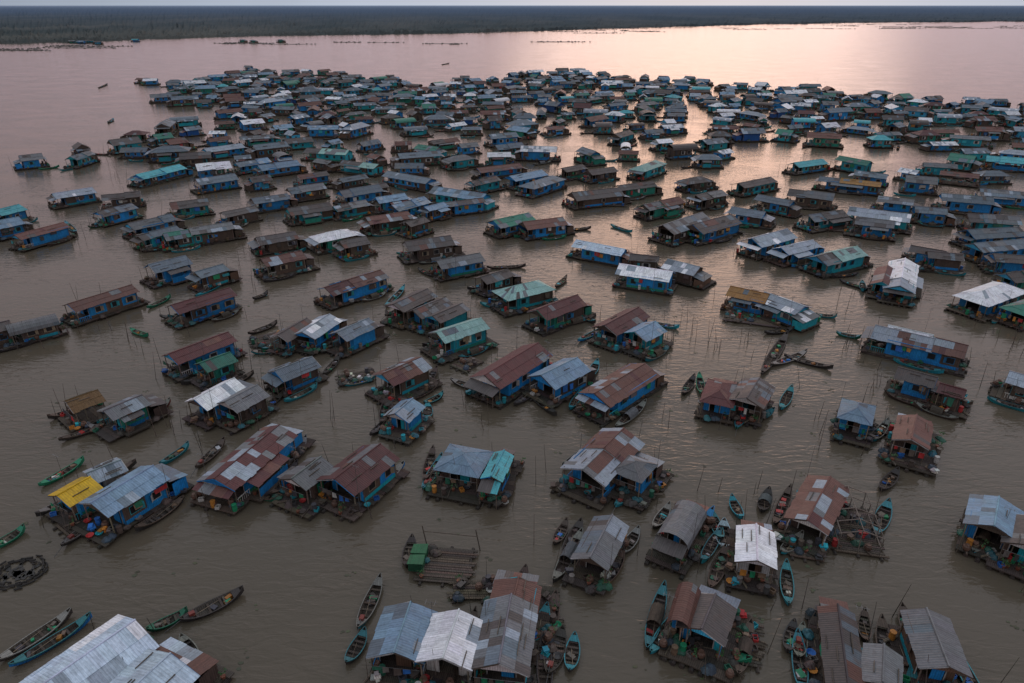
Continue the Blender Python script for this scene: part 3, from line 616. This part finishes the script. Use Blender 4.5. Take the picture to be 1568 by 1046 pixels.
# ------------------------------------------------------------------ far shore
m2,nt,bs=newmat('far_shore_vegetation'); g=N(nt)
ge=g.n('ShaderNodeNewGeometry').outputs['Position']
sx=g.n('ShaderNodeSeparateXYZ'); g.l(ge,sx.inputs[0])
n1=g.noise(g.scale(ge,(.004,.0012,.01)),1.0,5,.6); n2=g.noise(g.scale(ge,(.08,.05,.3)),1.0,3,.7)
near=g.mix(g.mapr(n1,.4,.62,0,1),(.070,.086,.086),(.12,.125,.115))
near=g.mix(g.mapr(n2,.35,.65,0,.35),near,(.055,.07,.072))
haze_col=g.mix(g.mapr(sx.outputs[1],1300,5500,0,1),near,(.095,.135,.195))  # aerial haze painted into the land colour, bluer with distance
haze_col=g.mix(g.mapr(sx.outputs[1],6000,30000,0,1),haze_col,(.26,.33,.44))  # second painted haze step, paler blue towards the horizon
g.l(haze_col,bs.inputs['Base Color']); bs.inputs['Roughness'].default_value=1; bs.inputs['Specular IOR Level'].default_value=0
shore=[(-400,70),(0,67),(100,65),(200,61),(400,55),(560,53),(700,51),(900,45),(1100,39),(1300,35),(1568,33),(2000,31)]
def shy(px):
    for (a,ya),(b_,yb) in zip(shore[:-1],shore[1:]):
        if a<=px<=b_: return ya+(yb-ya)*(px-a)/(b_-a)
    return shore[-1][1]
offs=[0,4,12,25,45,80,130,200,300,450,650,900,1300,1900,2800,4200,6500,10000,17000,30000,56000]
NX=900; verts=[];faces=[]; r=random.Random(3)
for i in range(NX+1):
    px=-380+i*(2360/NX); w=P(px,shy(px)+.9*mnoise.noise(Vector((px*.02,0,0)))*1.0+.3*mnoise.noise(Vector((px*.1,5,0))),0); d=w.normalized()
    for k,o in enumerate(offs):
        q=w+d*o; 
        h=.05 if k==0 else (r.uniform(1.0,5.5)*(1+.8*mnoise.noise(Vector((px*.03,k*.7,1)))) if k<13 else r.uniform(2,7))
        if k==len(offs)-1: h=5
        verts.append((q.x+(r.uniform(-.4,.4)*2 if k else 0),q.y,h))
K=len(offs)
for i in range(NX):
    for k in range(K-1):
        a=i*K+k; faces.append((a,a+K,a+K+1,a+1))
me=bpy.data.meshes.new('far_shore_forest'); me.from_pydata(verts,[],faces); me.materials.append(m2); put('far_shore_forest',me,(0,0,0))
b=MB(); r=random.Random(8)
for (x0,x1,y,n) in ((1290,1568,42,26),(900,1300,45,16),(480,900,66,6),(0,60,76,5),(1180,1568,37,20),(700,1000,50,8),(100,180,72,6),(340,440,68,5)):
    for k in range(n):
        w=P(r.uniform(x0,x1),y+r.uniform(-2,2)); a=r.uniform(8,55); c=r.uniform(3,12); z=.05+r.random()*.3
        pl=[(w.x+a*math.cos(t)*r.uniform(.6,1),w.y+c*math.sin(t)*r.uniform(.6,1),z) for t in [j*math.pi/6 for j in range(12)]]
        b.face(pl,LEAF,jit((.09,.07,.06),r,.3),[(0,0)]*12)
        for j in range(12): 
            t=pl[j]; b.lathe(t[0],t[1],z,[(1.6,0),(1.1,.6),(0,.9)],5,LEAF,(.07,.065,.055))
put('floating_vegetation_mats',b.mesh('floating_vegetation_mats'),(0,0,0))
# ------------------------------------------------------------------ sky & sun
EL,AZ=R(12),R(14)
sd=Vector((math.sin(AZ)*math.cos(EL),math.cos(AZ)*math.cos(EL),math.sin(EL)))
w=bpy.data.worlds.new('World'); scene.world=w; w.name='sky'; w.use_nodes=True; nt=w.node_tree; g=N(nt)
bg=nt.nodes['Background']
tc=g.n('ShaderNodeTexCoord').outputs['Generated']
sx=g.n('ShaderNodeSeparateXYZ'); g.l(tc,sx.inputs[0])
cl=g.noise(g.scale(tc,(2.2,2.2,9)),1.0,3,.6,.4)
cr=g.n('ShaderNodeValToRGB'); g.l(sx.outputs[2],cr.inputs[0]); e=cr.color_ramp.elements
stops=[(0,(.42,.50,.62)),(.012,(.42,.44,.55)),(.05,(.60,.44,.51)),(.10,(.70,.49,.53)),(.2,(.76,.57,.58)),(.4,(.78,.73,.79)),(1,(.90,1.0,1.15))]
e[0].position=0;e[0].color=stops[0][1]+(1,);e[1].position=1;e[1].color=stops[-1][1]+(1,)
for p_,c_ in stops[1:-1]:
    q=e.new(p_); q.color=c_+(1,)
dot=g.n('ShaderNodeVectorMath',operation='DOT_PRODUCT'); g.l(tc,dot.inputs[0]); dot.inputs[1].default_value=sd
D=dot.outputs['Value']
az=g.mapr(D,.5,1,.56,1.02)
c=g.n('ShaderNodeVectorMath',operation='SCALE'); g.l(cr.outputs[0],c.inputs[0]); g.l(g.math('MULTIPLY',az,g.mapr(cl,.3,.7,.90,1.08)),c.inputs['Scale'])
hz=g.mapr(sx.outputs[2],.05,.17,0.08,1)
dc=g.math('MAXIMUM',D,0.0)
def glow(pw,colr,prev):
    a=g.n('ShaderNodeVectorMath',operation='SCALE'); a.inputs[0].default_value=colr; g.l(g.math('MULTIPLY',g.math('POWER',dc,pw),hz),a.inputs['Scale'])
    s=g.n('ShaderNodeVectorMath',operation='ADD'); g.l(prev,s.inputs[0]); g.l(a.outputs[0],s.inputs[1]); return s.outputs[0]
col=glow(12,(.18,.07,.02),c.outputs[0]); col=glow(60,(1.25,.62,.27),col)
sk=g.n('ShaderNodeTexSky',sky_type='NISHITA'); sk.sun_disc=False; sk.sun_elevation=EL; sk.sun_rotation=AZ
bg2=g.n('ShaderNodeBackground'); g.l(sk.outputs[0],bg2.inputs[0]); bg2.inputs[1].default_value=.003
g.l(col,bg.inputs[0]); bg.inputs[1].default_value=1.12
ad=g.n('ShaderNodeAddShader'); g.l(bg.outputs[0],ad.inputs[0]); g.l(bg2.outputs[0],ad.inputs[1])
g.l(ad.outputs[0],nt.nodes['World Output'].inputs[0])
ld=bpy.data.lights.new('sun','SUN'); ld.energy=.15; ld.angle=R(30); ld.color=(1,.72,.56)
lo=bpy.data.objects.new('sun',ld); scene.collection.objects.link(lo); lo.rotation_euler=sd.to_track_quat('Z','Y').to_euler(); lo.location=(0,0,200)
# ------------------------------------------------------------------ camera
cd=bpy.data.cameras.new('camera'); cd.lens=24; cd.sensor_width=36; cd.clip_end=200000; cd.clip_start=.5
co=bpy.data.objects.new('camera',cd); scene.collection.objects.link(co); co.location=(0,0,CH); co.rotation_euler=(math.pi/2-PITCH,0,0)
scene.camera=co
scene.view_settings.view_transform='Standard'; scene.view_settings.look='None'; scene.view_settings.exposure=0
print('far houses',len(pts))
